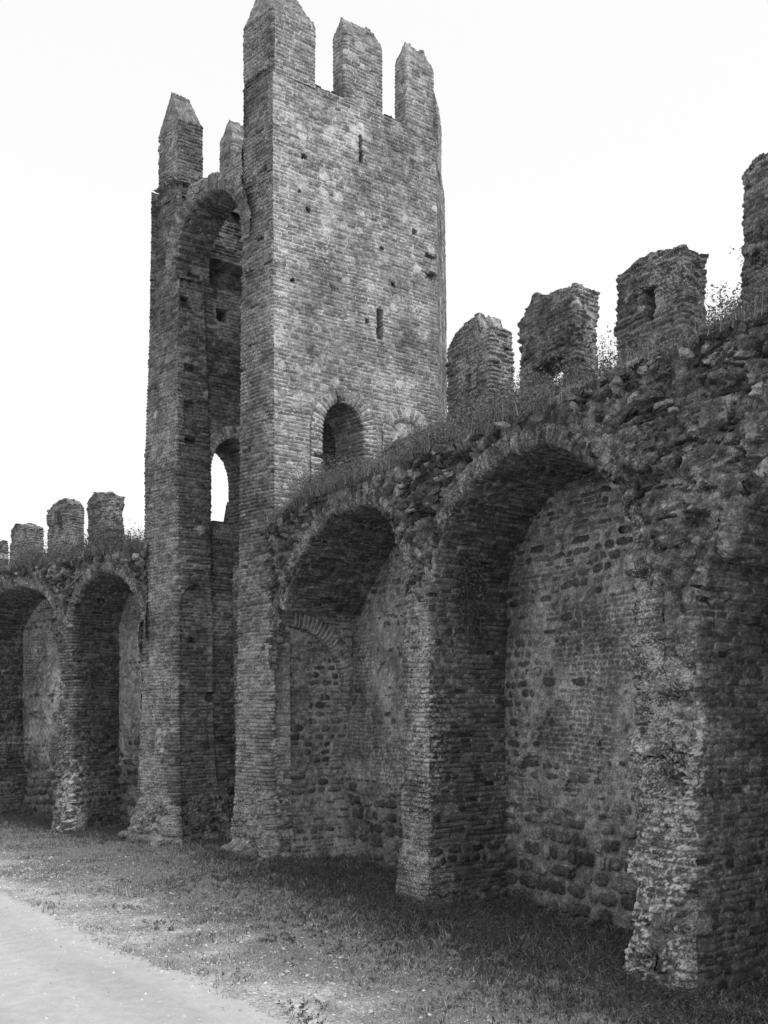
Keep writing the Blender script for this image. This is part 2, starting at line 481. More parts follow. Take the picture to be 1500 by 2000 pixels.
    if mode == 'gable':
        o = grid_mesh(name, fr.P(Xd, Td, Z), keep, tone, lich, parent, wrap=True)
        X2 = np.vstack([Xd[-1:], cx + 0 * cz]); T2 = np.vstack([Td[-1:], ct + 0 * cz]); Z2 = np.vstack([Z[-1:], cz])
        grid_mesh('saddleback_cap', fr.P(X2, T2, Z2), np.ones(X2.shape, bool), np.vstack([tone[-1:], tc]), np.full(X2.shape, .6), o, wrap=True)
        return o
    X2 = np.vstack([Xd, cx + 0 * cz]); T2 = np.vstack([Td, ct + 0 * cz]); Z2 = np.vstack([Z, cz])
    tone = np.vstack([tone, tc]); lich = np.vstack([lich, np.full(tc.shape, .6)])
    keep = np.vstack([keep, np.ones(tc.shape, bool)])
    return grid_mesh(name, fr.P(X2, T2, Z2), keep, tone, lich, parent, wrap=True)

def props(o, label=None, cat=None, group=None, kind=None):
    if label: o['label'] = label
    if cat: o['category'] = cat
    if group: o['group'] = group
    if kind: o['kind'] = kind
    return o
def empty(name, loc, **kw):
    o = bpy.data.objects.new(name, None); COL.objects.link(o)
    o.location = (0, 0, 0)
    o.empty_display_size = .5
    return props(o, **kw)

# ------------------------------------------------------------------ plan
RW = Frame((.15, 13.3), (.559, -.829), (.829, .559))          # right curtain: x grows towards the camera
LW = Frame((-5.30, 19.3), (.8, -.6), (.6, .8))                # left curtain: x negative away from the tower
TC = np.array([-2.10, 16.64])                                  # tower corner, town side
TN = np.array([.838, .545]); TN /= np.linalg.norm(TN)          # its side walls run this way
TD = np.array([-.753, .657]); TD /= np.linalg.norm(TD)         # its open side runs this way
TS = Frame(TC, -TD, TN)                                        # x = -(distance to the left of the corner), t = depth
TSIDE = Frame(TC, TN, TD)                                      # for things in the right side wall: x = depth, t = into wall
TW = 4.10                                                      # width of the open side
PIL = TC + TD * TW

# ------------------------------------------------------------------ styles
def st_curtain(plast, lich_front=.8, ruinz=4.2, cl=.4):
    def f(p, A, X, t, Z, seed, pt=None):
        q = p if pt is None else pt
        hb, tb, mb = brick(q, A, seed, rough=1.3, clean=cl)
        hm, tm = mixed(q, A, seed + 200, plaster=-.55)
        hr, tr = ruin(q, A, seed + 300, .6)
        front = 1 - sst(-.02, .05, p)
        low = 1 - sst(.9, 1.6, Z + .5 * fbm(q * 1.2, A * 1.2, seed + 301, 2))
        wm = np.clip(sst(.08, .2, fbm(q * .8, A * .7, seed + 302, 3)) * (1 - front) + low * .9, 0, 1)
        wr = np.clip(sst(ruinz - .8, ruinz + .5, Z + .4 * fbm(q, A, seed + 303, 2)) * front * .45 + sst(.1, .25, fbm(q * 1.3, A * .8, seed + 304, 3)) * front * .9, 0, 1)
        h = hb; tt = tb
        nearp = front * sst(4.0, 4.5, X) * sst(1.6, 2.6, Z + .6 * fbm(q * 1.5, A, seed + 309, 2)); wr = np.maximum(wr, .9 * nearp * sst(-.15, .05, fbm(q * 1.7, A * 1.3, seed + 310, 3)))
        h = h * (1 - wm) + hm * wm; tt = np.where(wm > .5, tm, tt)
        h = h * (1 - wr) + hr * wr; tt = np.where(wr > .5, tr, tt)
        h = h + (.06 * front + .025) * fbm(q * .9 + 3, A * 1.2, seed + 305, 4)
        edge = np.exp(-(p / .09) ** 2)
        h = h - edge * sst(3.9, 4.4, X) * .11 * sst(-.1, .4, fbm(q * 0 + 5, A * 3.2, seed + 312, 4))
        h = h - edge * .06 * sst(0, .5, fbm(q * 0 + 2, A * 2.2, seed + 306, 3))
        cr = 1 - sst(ruinz - 1.6, ruinz + .6, Z + .7 * fbm(q, A, seed + 311, 3))
        li = front * lich_front * (.5 + .5 * cr) + .25 * edge * cr + .15
        li = li * (.5 + .9 * sst(-.2, .4, fbm(q * 1.5, A * 1.2, seed + 307, 3)))
        pat = sst(.22, .34, fbm(q * 2.2, A * 1.3, seed + 308, 4)) * cr
        li = li + .55 * pat * front + .3 * pat * (1 - front) * np.exp(-p / .5)
        tt = np.clip(tt * .66, .03, .5)
        zone = sst(-.06, .18, fbm(q * 1.6, A * .9, seed + 320, 4)) * cr * np.exp(-np.maximum(p, 0) / .3)
        bl = sst(.10, .2, fbm(q * 19, A * 27, seed + 321, 4, .75)) * zone
        return h, tt * (1 - bl * .9) + .55 * bl * .9, li
    return f
def st_recess(plast, dark=0):
    def f(p, A, X, t, Z, seed, pt=None):
        pl = plast(X, Z) if callable(plast) else plast
        h, tt = mixed(p, A, seed, plaster=pl)
        hc, tc, mc = rows(p, A, seed + 400, ch=.24, bl=.28, mort=.19)
        low = 1 - sst(1.0, 1.7, Z + .4 * fbm(p, A, seed + 401, 2))
        h = h * (1 - low) + hc * 1.2 * low; tt = np.where(low > .5, tc, tt)
        h = h + .04 * fbm(p * .7, A * .7, seed + 402, 3)
        cav = fbm(p * 1.4, A * 1.7, seed + 403, 3)
        h = np.where(cav > .42, h - .05, h)
        return h, np.clip(tt * .95, .03, .5), .15 + .35 * sst(0, .4, fbm(p, A, seed + 404, 3))
    return f
def st_brick(rough=1.0, li=.4, stones=0.0, base=True, clean=0.0):
    def f(p, A, X, t, Z, seed, pt=None):
        h, tt, m = brick(p, A, seed, rough=rough, clean=clean)
        if stones:
            f1, f2, r = voro(p / .42 + .2 * fbm(p * 3, A * 3, seed + 31, 2), A / .36, seed + 30, .9)
            zone = fbm(p * .5, A * .35, seed + 32, 3)
            k = (r > 1.0 - stones * (1 + 1.6 * zone)) & (f1 + .10 * fbm(p * 5, A * 5, seed + 35, 3) < .15 + .13 * np.mod(r * 91, 1))
            hs = .02 + .02 * (1 - f1 / .4) + .012 * fbm(p * 8, A * 8, seed + 33, 3)
            h = np.where(k, hs, h); tt = np.where(k, .16 + .30 * np.mod(r * 37, 1) ** 1.3, tt)
            ring = (r > 1.0 - stones * (1 + 1.6 * zone)) & ~k & (f1 < .36)
            tt = np.where(ring & ((m < .75) | (f1 < .22)), .38, tt)
            lv = .02 + .03 * fbm(p * 1.7, A * 1.7, seed + 40, 4) - .012; kk = sst(0, .006, lv - h)
            h = h + kk * (np.maximum(lv * .8, h) - h); tt = tt * (1 - kk) + kk * (.27 + .14 * fbm(p * 5, A * 5, seed + 42, 3))
        if base:
            low = 1 - sst(.7, 1.5, Z + .5 * fbm(p, A, seed + 34, 2))
            hr, tr, mr = rows(p, A, seed + 36, ch=.2, bl=.26, mort=.17)
            hq, tq = ruin(p, A, seed + 39, .35); h = h * (1 - low) + (hr * .8 + hq * .6) * low; tt = np.where(low > .5, np.where(tq > .2, tq, tr), tt)
        h = h + .025 * fbm(p * .8, A * .7, seed + 37, 3)
        lic = li * (.5 + 1.0 * sst(-.3, .4, fbm(p * 1.1, A * .9, seed + 38, 3)))
        return h, tt, lic + 0 * h
    return f
def st_merl(p, A, X, t, Z, seed, pt=None):
    h, tt, li = st_brick(1.9, .75, .05, False)(p, A, X, t, Z, seed)
    h2, m2 = ruin(p, A, seed + 5, .25); k = .8 * sst(.15, .3, fbm(p * 1.5, A * 1.5, seed + 6, 3))
    return h * (1 - k) + h2 * k, (tt * (1 - k) + m2 * k) * .75, li
def st_ruin(p, A, X, t, Z, seed, pt=None):
    h, tt = ruin(p, A, seed, 1.0)
    return h, tt, .35 + .3 * fbm(p * 2, A * 2, seed + 41, 3)

# ------------------------------------------------------------------ curtain walls
def curtain(name, label, fr, openings, x0, x1, zedge, sill, parT, parth, seed, near_ds, top_rise, merlons, mzb, strip, zlow=3.6, edge_fn=None):
    root = empty(name, fr.P(0, 0, 0), label=label, cat='town wall')
    polys = []
    for i, op in enumerate(openings):
        ds = op['ds']
        lining('arched_recess', root, fr, op['curve'], op['depth'] + .12, op['wl'], op.get('wa', strip), op['wr'], ds, st_curtain(0, ruinz=op['zs'] - .1, cl=.4 if near_ds < .025 else .0), seed, op['zs'], flare=op.get('flare', .22), jambs=True)
        xa = min(c[0] for c in op['curve']); xb = max(c[0] for c in op['curve'])
        plane_patch('back_wall', root, fr, xa - .5, xb + op.get('ext', .25), -.2, max(c[1] for c in op['curve']) + .15, op['depth'], ds, st_recess(op.get('plaster', 0.)), seed + 500 + 10 * i)
        c2, _ = resample(op['curve'], .12)
        polys.append(c2)
    # front above the arches and the weedy slope up to the parapet: one sheet bent over the edge
    ds = near_ds
    xs = np.arange(x0, x1, ds)
    ql = np.arange(zlow, zedge, ds)
    qt = np.arange(0, parT + .15, ds * 1.6)
    ze = zedge + .13 * fbm(xs * .9, xs * 0, seed + 91, 4) + (edge_fn(xs) if edge_fn else 0)
    nq = len(ql)
    fz = (ql - zlow) / (zedge - zlow)
    Zf = zlow + fz[:, None] * (ze[None, :] - zlow)
    Zt = ze[None, :] + .05 + (top_rise * (qt / parT) ** .85)[:, None] + 0 * xs[None, :]
    Z = np.vstack([Zf, Zt]); T = np.vstack([0 * Zf, np.broadcast_to(qt[:, None], Zt.shape)])
    X = np.broadcast_to(xs[None, :], Z.shape)
    A = np.vstack([Zf, ze[None, :] + qt[:, None]])
    ang = sst(-.25, .1, A - ze[None, :])                       # 0 = facing out, 1 = facing up
    h, tone = ruin(X, A, seed + 700, 1.35 + .5 * sst(3.6, 4.6, X)); tone = tone * .62; lich = .35 + .3 * fbm(X * 2, A * 2, seed + 41, 3)
    h2, t2 = mixed(X, A, seed + 720, plaster=-.6)
    wmx = .6 * sst(.15, .3, fbm(X * .5, A * .5, seed + 721, 2)) * (1 - ang)
    h = np.where(ang > .8, h * .5, h * (1 - wmx * .6) + h2 * wmx * .6)
    h = h + .06 * ang * (1 - sst(0, .3, T))
    keep = np.ones(X.shape, bool)
    for c in polys:
        ins = inside_poly(X, Z, [tuple(q) for q in c] + [(c[-1][0], -1), (c[0][0], -1)])
        dl = dist_line(X, Z, [tuple(q) for q in c])
        fron = (T < .01)
        keep &= ~(fron & (ins | (dl < strip * .66)))
    # fade the relief towards the arch rings so the sheets meet
    dmin = np.full(X.shape, 9.)
    for c in polys: dmin = np.minimum(dmin, dist_line(X, Z, [tuple(q) for q in c]))
    fd = sst(strip * .66, strip * 1.7, dmin); fd = np.maximum(fd, sst(0, .2, T))
    h = h * (.3 + .7 * fd) + .02 * fd - .05 * (1 - np.maximum(sst(strip * .66, strip * .95, dmin), sst(0, .1, T)))
    tone = np.where(T > .25, .09 + .05 * vn(X * 9, T * 9, seed), tone)
    V = fr.P(X, T - h * (1 - ang), Z + h * ang)
    grid_mesh('rubble_facing', V, keep, tone, lich, root)
    # stones and slabs sticking out of the torn edge
    rg = np.random.default_rng(seed); parts = []
    nst = int((x1 - x0) * (42 if near_ds < .025 else 16))
    sx = rg.uniform(x0, x1, nst); sq = 1 - rg.uniform(0, 1, nst) ** 1.6; ze_ = np.interp(sx, np.arange(x0, x1, ds)[:len(ze)], ze)
    base = np.array([[a, b, c] for a in (-1, 0, 1) for b in (-1, 0, 1) for c in (-1, 0, 1) if (a, b, c) != (0, 0, 0)], float)
    zz = ze_ - (1 - sq) * 1.5 + .03
    okk = np.ones(nst, bool)
    for c in polys:
        okk &= ~(inside_poly(sx, zz, [tuple(q) for q in c] + [(c[-1][0], -1), (c[0][0], -1)]) | (dist_line(sx, zz, [tuple(q) for q in c]) < strip + .06))
    sx, zz = sx[okk], zz[okk]
    TH, PH = np.meshgrid(np.linspace(0, 2 * math.pi, 10, endpoint=False), np.linspace(.05, math.pi - .05, 6))
    ux = np.sign(np.cos(TH)) * np.abs(np.cos(TH)) ** .6 * np.sin(PH) ** .6; uy = np.sign(np.sin(TH)) * np.abs(np.sin(TH)) ** .6 * np.sin(PH) ** .6; uz = np.sign(np.cos(PH)) * np.abs(np.cos(PH)) ** .6
    ii = np.arange(60).reshape(6, 10); jj = np.roll(ii, -1, 1)
    Fq = np.stack([ii[:-1], jj[:-1], jj[1:], ii[1:]], -1).reshape(-1, 4)
    VV = []; FF = []; TT = []
    for i in range(len(sx)):
        big = rg.uniform() < .12
        L = rg.uniform(.04, .11) * (1.7 if big else 1); Hh = rg.uniform(.02, .04) * (1.8 if big else 1); D = rg.uniform(.04, .10)
        J = 1 + rg.uniform(-.4, .4, ux.shape)
        a1 = rg.normal(0, .22); a2 = rg.normal(0, .3)
        lx = ux * L * J; lt = uy * D * J; lz = uz * Hh * J + lx * a1 + lt * a2
        VV.append(fr.P(sx[i] + lx, rg.uniform(-.06, .04) + lt, zz[i] + lz).reshape(-1, 3)); FF.append(Fq + 60 * i); TT.append(np.full(60, rg.uniform(.03, .11) if rg.uniform() < .85 else .25))
    if VV:
        tt_ = np.concatenate(TT)
        props(mesh_np('jutting_stones', np.vstack(VV), np.vstack(FF), {'tone': tt_, 'lich': tt_ * 0 + .35}, root, M_WALL), kind='stuff')
    # parapet and outer face, one sheet over the top
    dsp = near_ds * 1.25
    xs = np.arange(x0, x1, dsp)
    sl = sill(xs) + .05 * np.round(2 * fbm(xs * 1.6, xs * 0, seed + 92, 2))
    z_in = np.arange(0, 1, dsp / 1.6); tt = np.arange(0, parth, dsp); zo = np.linspace(0, 1, 90)
    Z = np.vstack([(sl[None, :] - 1.6) + 1.6 * z_in[:, None], sl[None, :] + 0 * tt[:, None], sl[None, :] * (1 - zo[:, None]) - .2])
    T = np.concatenate([parT + 0 * z_in, parT + tt, parT + parth + 0 * zo])[:, None] + 0 * Z
    X = np.broadcast_to(xs[None, :], Z.shape)
    up = np.concatenate([0 * z_in, 1 + 0 * tt, 0 * zo])[:, None] + 0 * Z
    outr = np.concatenate([0 * z_in, 0 * tt, 1 + 0 * zo])[:, None] + 0 * Z
    h, tone, lich = st_brick(1.5, .5, 0, False)(X, Z + T, X, T, Z, seed + 800)
    V = fr.P(X, T + np.where(outr > .5, h, -h) * (1 - up), Z + h * up * 1.5)
    grid_mesh('parapet', V, np.ones(X.shape, bool), tone, lich, root)
    for i, mm in enumerate(merlons):
        column('merlon', root, fr, mm['x'][0], mm['x'][1], parT - .012, parT + parth + .012, mzb(mm['x'][0]), mm['z'], st_merl, seed + 900 + 13 * i,
               ds=mm.get('ds', near_ds * .9), holes=mm.get('holes', ()), through=mm.get('through'), topn=mm.get('topn', .07), prof=mm.get('prof'), mode=mm.get('mode', 'ruin'), rise=mm.get('rise', .3), ridge_in=mm.get('ridge_in', 0))
    return root

def jag(curve, amp, zs, seed):
    c, s_ = resample(curve, .05)
    k = sst(zs - .3, zs + .3, c[:, 1])
    c[:, 1] += k * amp * (fbm(s_ * 2.5, s_ * 0, seed, 4, .6) * 2); c[:, 0] += .5 * k * amp * (fbm(s_ * 2.5, s_ * 0 + 7, seed, 4, .6) * 2)
    return [tuple(q) for q in c]
# right curtain openings (x toward the camera)
c_bay0 = semi(5.32, 8.95, 3.75, 1.6)
c_bay1 = semi(.87, 4.48, 4.35, 1.75)
c_bay2 = [(-3.66, 4.68), (-3.5, 4.93), (-3.25, 5.22), (-2.95, 5.52), (-2.6, 5.78), (-2.2, 5.97), (-1.8, 6.08), (-1.4, 6.12), (-.95, 6.09), (-.55, 5.98), (-.22, 5.78), (.02, 5.5), (.15, 5.15), (.19, 4.7), (.20, -.15)]
c_bay0 = jag(c_bay0, .13, 3.75, 1); c_bay1 = jag(c_bay1, .04, 4.35, 2); c_bay2 = jag(c_bay2, .035, 4.7, 3)
pl1 = lambda X, Z: .75 * np.exp(-(((X - 2.9) / 1.5) ** 2 + ((Z - 2.9) / 1.9) ** 2)) * 1.5 - .45
pl2 = lambda X, Z: .9 * np.exp(-(((X + 2.4) / 2.2) ** 2 + ((Z - 3.1) / 1.8) ** 2)) - .2
R_open = [dict(curve=c_bay0, flare=.12, depth=1.45, wl=.44, wr=.44, wa=.24, ds=.02, zs=3.75, plaster=-.4),
          dict(curve=c_bay1, flare=.12, depth=1.45, wl=.35, wr=.44, ds=.0145, zs=4.35, plaster=pl1),
          dict(curve=c_bay2, flare=.12, depth=1.74, wl=.25, wr=.35, ds=.016, zs=4.5, plaster=pl2)]
R_mer = [dict(x=(-1.88, -.68), z=9.4, prof=([-1.9, -1.65, -1.1, -.98, -.92, -.68], [-.02, .2, .34, .34, .05, .0]), topn=.03, holes=((-1.35, -1.2, 8.1, 8.75, .12),)),
         dict(x=(.05, 1.30), z=9.22, prof=([.05, .15, .4, .75, 1.3], [-.02, .1, .32, .18, .08]), topn=.06, through=(.34, 1.02, 7.75, 8.35)),
         dict(x=(2.10, 3.25), z=9.05, prof=([2.1, 2.5, 2.9, 3.15], [.1, .2, .12, .03]), topn=.05, holes=((2.62, 2.78, 8.3, 8.75, .22),)),
         dict(x=(4.15, 5.35), z=9.65, prof=([4.15, 4.3, 5.35], [-.05, .05, .1]), topn=.07),
         dict(x=(6.25, 7.45), z=9.3, topn=.07)]
sill_R = lambda x: 7.62 + .5 * (1 - sst(-2.2, -1.9, x)) + 0 * x
edge_R = lambda x: .06 * sst(4.2, 6, x) - .12 * (1 - sst(-3.6, -2.4, x))
right_wall = curtain('town_wall', 'ruined town wall to the right of the tower, deep arched recesses between piers, weeds and broken merlons on top', RW, R_open, -4.25, 10.2, 6.42, sill_R, 2.5, .45, 11, .02, .95, R_mer, lambda x: 7.3, .27, edge_fn=edge_R)

c_l1 = semi(-2.47, .0, 4.7, 1.23)
c_l2 = semi(-6.63, -3.04, 4.65, 1.22)
c_l3 = semi(-10.9, -7.3, 4.5, 1.4)
c_l1 = jag(c_l1, .03, 4.7, 4); c_l2 = jag(c_l2, .04, 4.65, 5)
pll = lambda X, Z: .9 * np.exp(-(((Z - 3.4) / 1.7) ** 2)) - .25
L_open = [dict(curve=c_l1, depth=1.32, wl=.29, wr=.03, ext=.8, ds=.024, zs=4.7, plaster=pll),
          dict(curve=c_l2, depth=1.3, wl=.34, wr=.29, ds=.024, zs=4.65, plaster=pll),
          dict(curve=c_l3, depth=1.3, wl=.34, wr=.34, ds=.04, zs=4.5, plaster=0)]
L_mer = [dict(x=(-5.42, -4.36), z=8.55, prof=([-5.5, -5.1, -4.7, -4.3], [-.05, .2, .15, .02]), topn=.05),
         dict(x=(-7.36, -6.17), z=8.5, prof=([-7.4, -6.9, -6.5, -6.1], [.0, .3, .3, .0]), topn=.06, holes=((-6.9, -6.65, 8.0, 8.35, .15),)),
         dict(x=(-9.34, -8.2), z=8.15, prof=([-9.4, -9, -8.5, -8.1], [.0, .2, .15, .0]), topn=.05),
         dict(x=(-11.35, -10.1), z=8.0, topn=.05), dict(x=(-13.3, -12.1), z=8.3, topn=.05)]
left_wall = curtain('town_wall', 'town wall running away to the left behind the tower, lower and paler, with grass and small merlons', LW, L_open, -14, .3, 6.28, lambda x: 6.95 + .75 * sst(-.12, .08, x), 2.5, .34, 41, .028, .5, L_mer, lambda x: 6.7, .25)

# ------------------------------------------------------------------ the tower
tower = empty('tower', (0, 0, 0), label='tall brick tower open at the back under a high arch, ridged merlons on top', cat='tower')
WT = .75; PT = .92; PTL = 1.14; PD = .74
def Tp(v, t):
    q = TC + TD * v + TN * t
    return (q[0], q[1])
def toff(Z):
    return .012 * (8 - Z) - .012 + .2 * np.exp(-np.maximum(Z, 0) / .7)
def toffC(Z):
    return .012 * (8 - Z) - .026 * np.maximum(Z - 8, 0) + .34 * np.exp(-np.maximum(Z, 0) / .8)
ZT = 14.92
# right door, blind arch, relieving arch: outlines in the side wall (x = depth t)
def pointed(x0, x1, z0, zs, rise):
    xm = (x0 + x1) / 2; r = (x1 - x0) / 2; L = [(x0, z0)]
    for i in range(25):
        th = math.pi * i / 24
        L.append((xm - r * math.cos(th), zs + rise * (math.sin(th) ** .85)))
    L.append((x1, z0)); return L
door_c = pointed(1.07, 2.05, 6.2, 8.15, .72)
blind_c = pointed(2.72, 3.42, 7.4, 8.45, .34)
rel_c = [(.36, 2.0), (.36, 4.42)] + [(.36 + 1.2 * math.sin(i * math.pi / 36), 3.22 + 1.2 * math.cos(i * math.pi / 36)) for i in range(19)] + [(1.72, 3.0), (1.85, 2.4)]
def poly_cut(c, P, fr, tol, extra):
    x, t = fr.loc(P); z = P[..., 2]
    nearp = np.abs(t) < tol
    cc = [tuple(q) for q in c]
    return nearp & (inside_poly(x, z, cc) | (dist_line(x, z, cc) < extra)), x, t, z
PATH_A = [Tp(PT, PD + .02), Tp(PT, 0), Tp(0, 0), Tp(0, 3.90)]
ob = np.array([.15, .985]); pe = TC + TN * 3.90
PATH_A += [tuple(pe + ob * 2.4)]
holes = [(.62, 12.75), (.80, 12.45), (2.13, 10.62), (.45, 11.0), (.72, 13.45), (2.2, 8.62), (2.5, 12.2), (3.3, 12.75), (2.75, 11.5)]
def feat_A(B, S, Z, h, tone, lich):
    x, t = TSIDE.loc(B)
    on = np.abs(t) < .05
    j = .035 * fbm(x * 14, Z * 14, 5, 3)
    for k, (hx, hz) in enumerate(holes):
        s = .03 + .03 * ((k * 37) % 10) / 10
        m = on & (np.abs(x + j - hx) < s) & (np.abs(Z + j - hz) < s * .85)
        h = np.where(m, -.22, h)
    m = on & (np.abs(x + j * .5 - 2.43) < .075) & (Z > 10.33) & (Z < 10.9 + .03); h = np.where(m, -.4, h)
    m = on & (np.abs(x + j * .5 - 2.0) < .035) & (Z > 13.75) & (Z < 14.32); h = np.where(m, -.35, h)
    # wide broken gap near the far edge
    m = on & (np.abs(x + 3 * j - 3.78) < .22) & (np.abs(Z + 2 * j - 12.35) < .05); h = np.where(m, -.15, h)
    m = on & (np.abs(x + 3 * j - 3.8) < .18) & (np.abs(Z + 2 * j - 11.95) < .06); h = np.where(m, -.12, h)
    # blind arch infill: paler, set back
    ins = on & inside_poly(x, Z, blind_c)
    hm, tm = mixed(x, Z, 77, plaster=.5)
    h = np.where(ins, hm - .05, h); tone = np.where(ins, tm * 1.15, tone)
    # relieving arch low on the side wall, mixed masonry under it
    ins = on & inside_poly(x, Z, rel_c + [(1.85, -.3), (.36, -.3)])
    hm, tm = mixed(x, Z, 78, plaster=-.1, period=1.1)
    h = np.where(ins, hm * .8 - .11, h); tone = np.where(ins, tm * 1.35, tone)
    lich = np.where(ins, .1, lich)
    # the sheltered wall under the vault keeps less lichen
    lo = on & (Z < 6.2) & (x > .04)
    lich = np.where(lo, lich * .4, lich)
    return h, tone, lich
def keep_A(B, S, Z):
    m, x, t, z = poly_cut(door_c, B, TSIDE, .05, .2)
    return ~m
def stA(p, A, X, t, Z, seed, pt=None):
    h, tt, li = st_brick(.7, .4, .36, True, clean=1.0)(p, A, X, t, Z, seed)
    h = h * (1 - .45 * sst(1.5, 3, Z)); tt = tt * (1.1 + .55 * fbm(p * .7, A * .28, seed + 95, 4) + .35 * fbm(p * 2.5, A * .7, seed + 96, 4))
    h2, t2, l2 = st_brick(1.2, .8, 0.0, True)(p, A, X, t, Z, seed + 60)
    bl = .7 * sst(.05, .2, fbm(p * 10, A * 14, seed + 321, 4, .7)) * sst(.0, .25, fbm(p * 1.6, A * .9, seed + 320, 4)) * (1 - sst(4, 6, Z))
    t2 = t2 * (1 - bl) + .5 * bl
    fr_ = 1 - sst(PT + PD + .02, PT + PD + .06, p)       # the narrow face towards the town
    return h * (1 - fr_) + h2 * fr_, np.where(fr_ > .5, t2 * .85, tt * 1.0), li * (1 - fr_) + l2 * fr_
path_patch('side_wall', tower, PATH_A, -.2, ZT, .0145, stA, 101, toff, keepf=keep_A, featf=feat_A, side=1)

def door(name, fr, c, depth, ds, seed, zs, w=.3, tn=1.25, parent=tower, t0=0., fl=0., rgh=1.0, li=.4):
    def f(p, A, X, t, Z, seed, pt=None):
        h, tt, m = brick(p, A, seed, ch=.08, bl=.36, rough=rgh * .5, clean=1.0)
        return h + .008, tt * np.where(p > .02, .7, tn), li + 0 * h  # shade inside the opening painted into the tone: jamb and soffit darker than ring
    return lining(name, parent, fr, c, depth, w, w, w, ds, f, seed, zs, flare=fl, t0=t0)
def tshift(fr, z):
    o = float(toff(np.array([z]))[0])
    return o
sh = tshift(TSIDE, 7.8)
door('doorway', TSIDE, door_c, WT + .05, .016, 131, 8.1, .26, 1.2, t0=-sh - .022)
sh = tshift(TSIDE, 8.6)
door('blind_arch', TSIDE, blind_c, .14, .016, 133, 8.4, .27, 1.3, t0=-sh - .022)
sh = tshift(TSIDE, 4)
rc = rel_c[1:-2]
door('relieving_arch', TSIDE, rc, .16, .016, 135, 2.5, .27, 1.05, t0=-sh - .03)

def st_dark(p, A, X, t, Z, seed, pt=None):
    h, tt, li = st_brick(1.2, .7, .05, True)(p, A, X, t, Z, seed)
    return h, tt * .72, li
# left pier, and the inner face of the left side wall
PATH_C = [Tp(TW, 1.3), Tp(TW, 0), Tp(TW - PTL, 0), Tp(TW - PTL, PD), Tp(TW - PTL + .1, PD + .01), Tp(TW - PTL + .1, 4.0)]
TLI = Frame(Tp(TW - PTL + .1, 0), TN, TD)                # inner face of left side wall: x = depth, t = into wall (leftwards)
ldoor_c = pointed(.82, 1.98, 6.85, 7.85, .9)
lbl_c = pointed(.06, .74, -.2, 4.9, .55)
def feat_C(B, S, Z, h, tone, lich):
    x, t = TLI.loc(B)
    inn = (np.abs(t) < .15) & (x > .05)
    j = .01 * fbm(x * 12, Z * 12, 6, 2)
    for (hx, hz, sx, sz, d) in [(.22, 11.45, .09, .12, .2), (1.12, 11.4, .11, .13, .35), (.3, 10.05, .10, .08, .2), (.3, 9.05, .12, .3, .12), (.3, 8.5, .11, .05, .15), (1.1, 8.75, .1, .1, .3), (.35, 4.3, .08, .06, .15), (.75, 3.1, .1, .1, .15)]:
        m = inn & (np.abs(x + 2 * j - hx) < sx) & (np.abs(Z + 2 * j - hz) < sz); h = np.where(m, -d, h)
    # broken bricks around the old floor line near the top
    m = inn & (x > .8) & (np.abs(Z + 3 * j - 12.25) < .28); h = np.where(m, -.22 + .06 * fbm(x * 6, Z * 6, 9, 2), h)
    m = inn & (x > .8) & (np.abs(Z + 3 * j - 12.62) < .07); h = np.where(m, .12, h)
    # a shallow blind arch at the foot
    ins = inn & (x < .72) & inside_poly(x, Z, lbl_c); h = np.where(ins, h - .10, h)
    lich = np.where(inn, lich * .45, lich)
    patch = inn & (x > .75) & (Z > 6.5) & (fbm(x * 1.5, Z * .8, 31, 3) > .05)
    tone = np.where(patch, tone * .6 + .12, tone)
    return h, tone, lich
def keep_C(B, S, Z):
    m, x, t, z = poly_cut(ldoor_c, B, TLI, .06, .18)
    return ~m
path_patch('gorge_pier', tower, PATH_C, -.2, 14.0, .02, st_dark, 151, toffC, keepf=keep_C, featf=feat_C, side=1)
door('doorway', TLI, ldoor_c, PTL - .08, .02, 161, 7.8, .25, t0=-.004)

SLB = 1
# hidden outer faces, coarser
P_B = [tuple(pe + ob * 2.38), tuple(pe + ob * 2.38 + TD * 2.3), Tp(TW, 3.9), Tp(TW, 1.25)]
def keep_B(B, S, Z):
    x, t = TLI.loc(B)
    return ~((np.abs(t - PTL + .1) < .35) & inside_poly(x, Z, ldoor_c))
path_patch('outer_wall', tower, P_B, -.2, 14.0, .05, st_brick(1.2, .4, .1, True), 171, lambda Z: toffC(Z) - .06, side=1, keepf=keep_B)
P_D = [Tp(PT - .1, 4.0), Tp(PT - .1, PD), Tp(PT, PD - .01)]
def keep_D(B, S, Z):
    x, t = TSIDE.loc(B)
    return ~(inside_poly(x, Z, door_c) | (dist_line(x, Z, door_c) < .03))
path_patch('inner_wall', tower, P_D[::-1], -.2, ZT, .03, st_brick(1.2, .3, .1, False), 173, lambda Z: -.012 * (8 - Z) * 0, side=-1, keepf=keep_D)
# high arch between the piers
arc = [(-(TW - PTL) - 0.07, 11.9)] + [(-(PT + (TW - PTL)) / 2 - 1.07 * math.cos(i * math.pi / 30), 12.2 + 1.03 * math.sin(i * math.pi / 30)) for i in range(31)] + [(-PT + .03, 11.9)]
ARC_OFF = -.0
def st_arch(p, A, X, t, Z, seed, pt=None):
    h, tt, m = brick(p, A, seed, ch=.085, bl=.34, rough=1.5)
    fr_ = 1 - sst(-.02, .05, p)
    return h + .02 * fbm(p * 2, A * 2, seed + 1, 2), tt * .8, .3 + .3 * fr_
lining('gorge_arch', tower, TS, arc, PD, .3, .3, .3, .018, st_arch, 181, 11.8, flare=0, t0=.0)
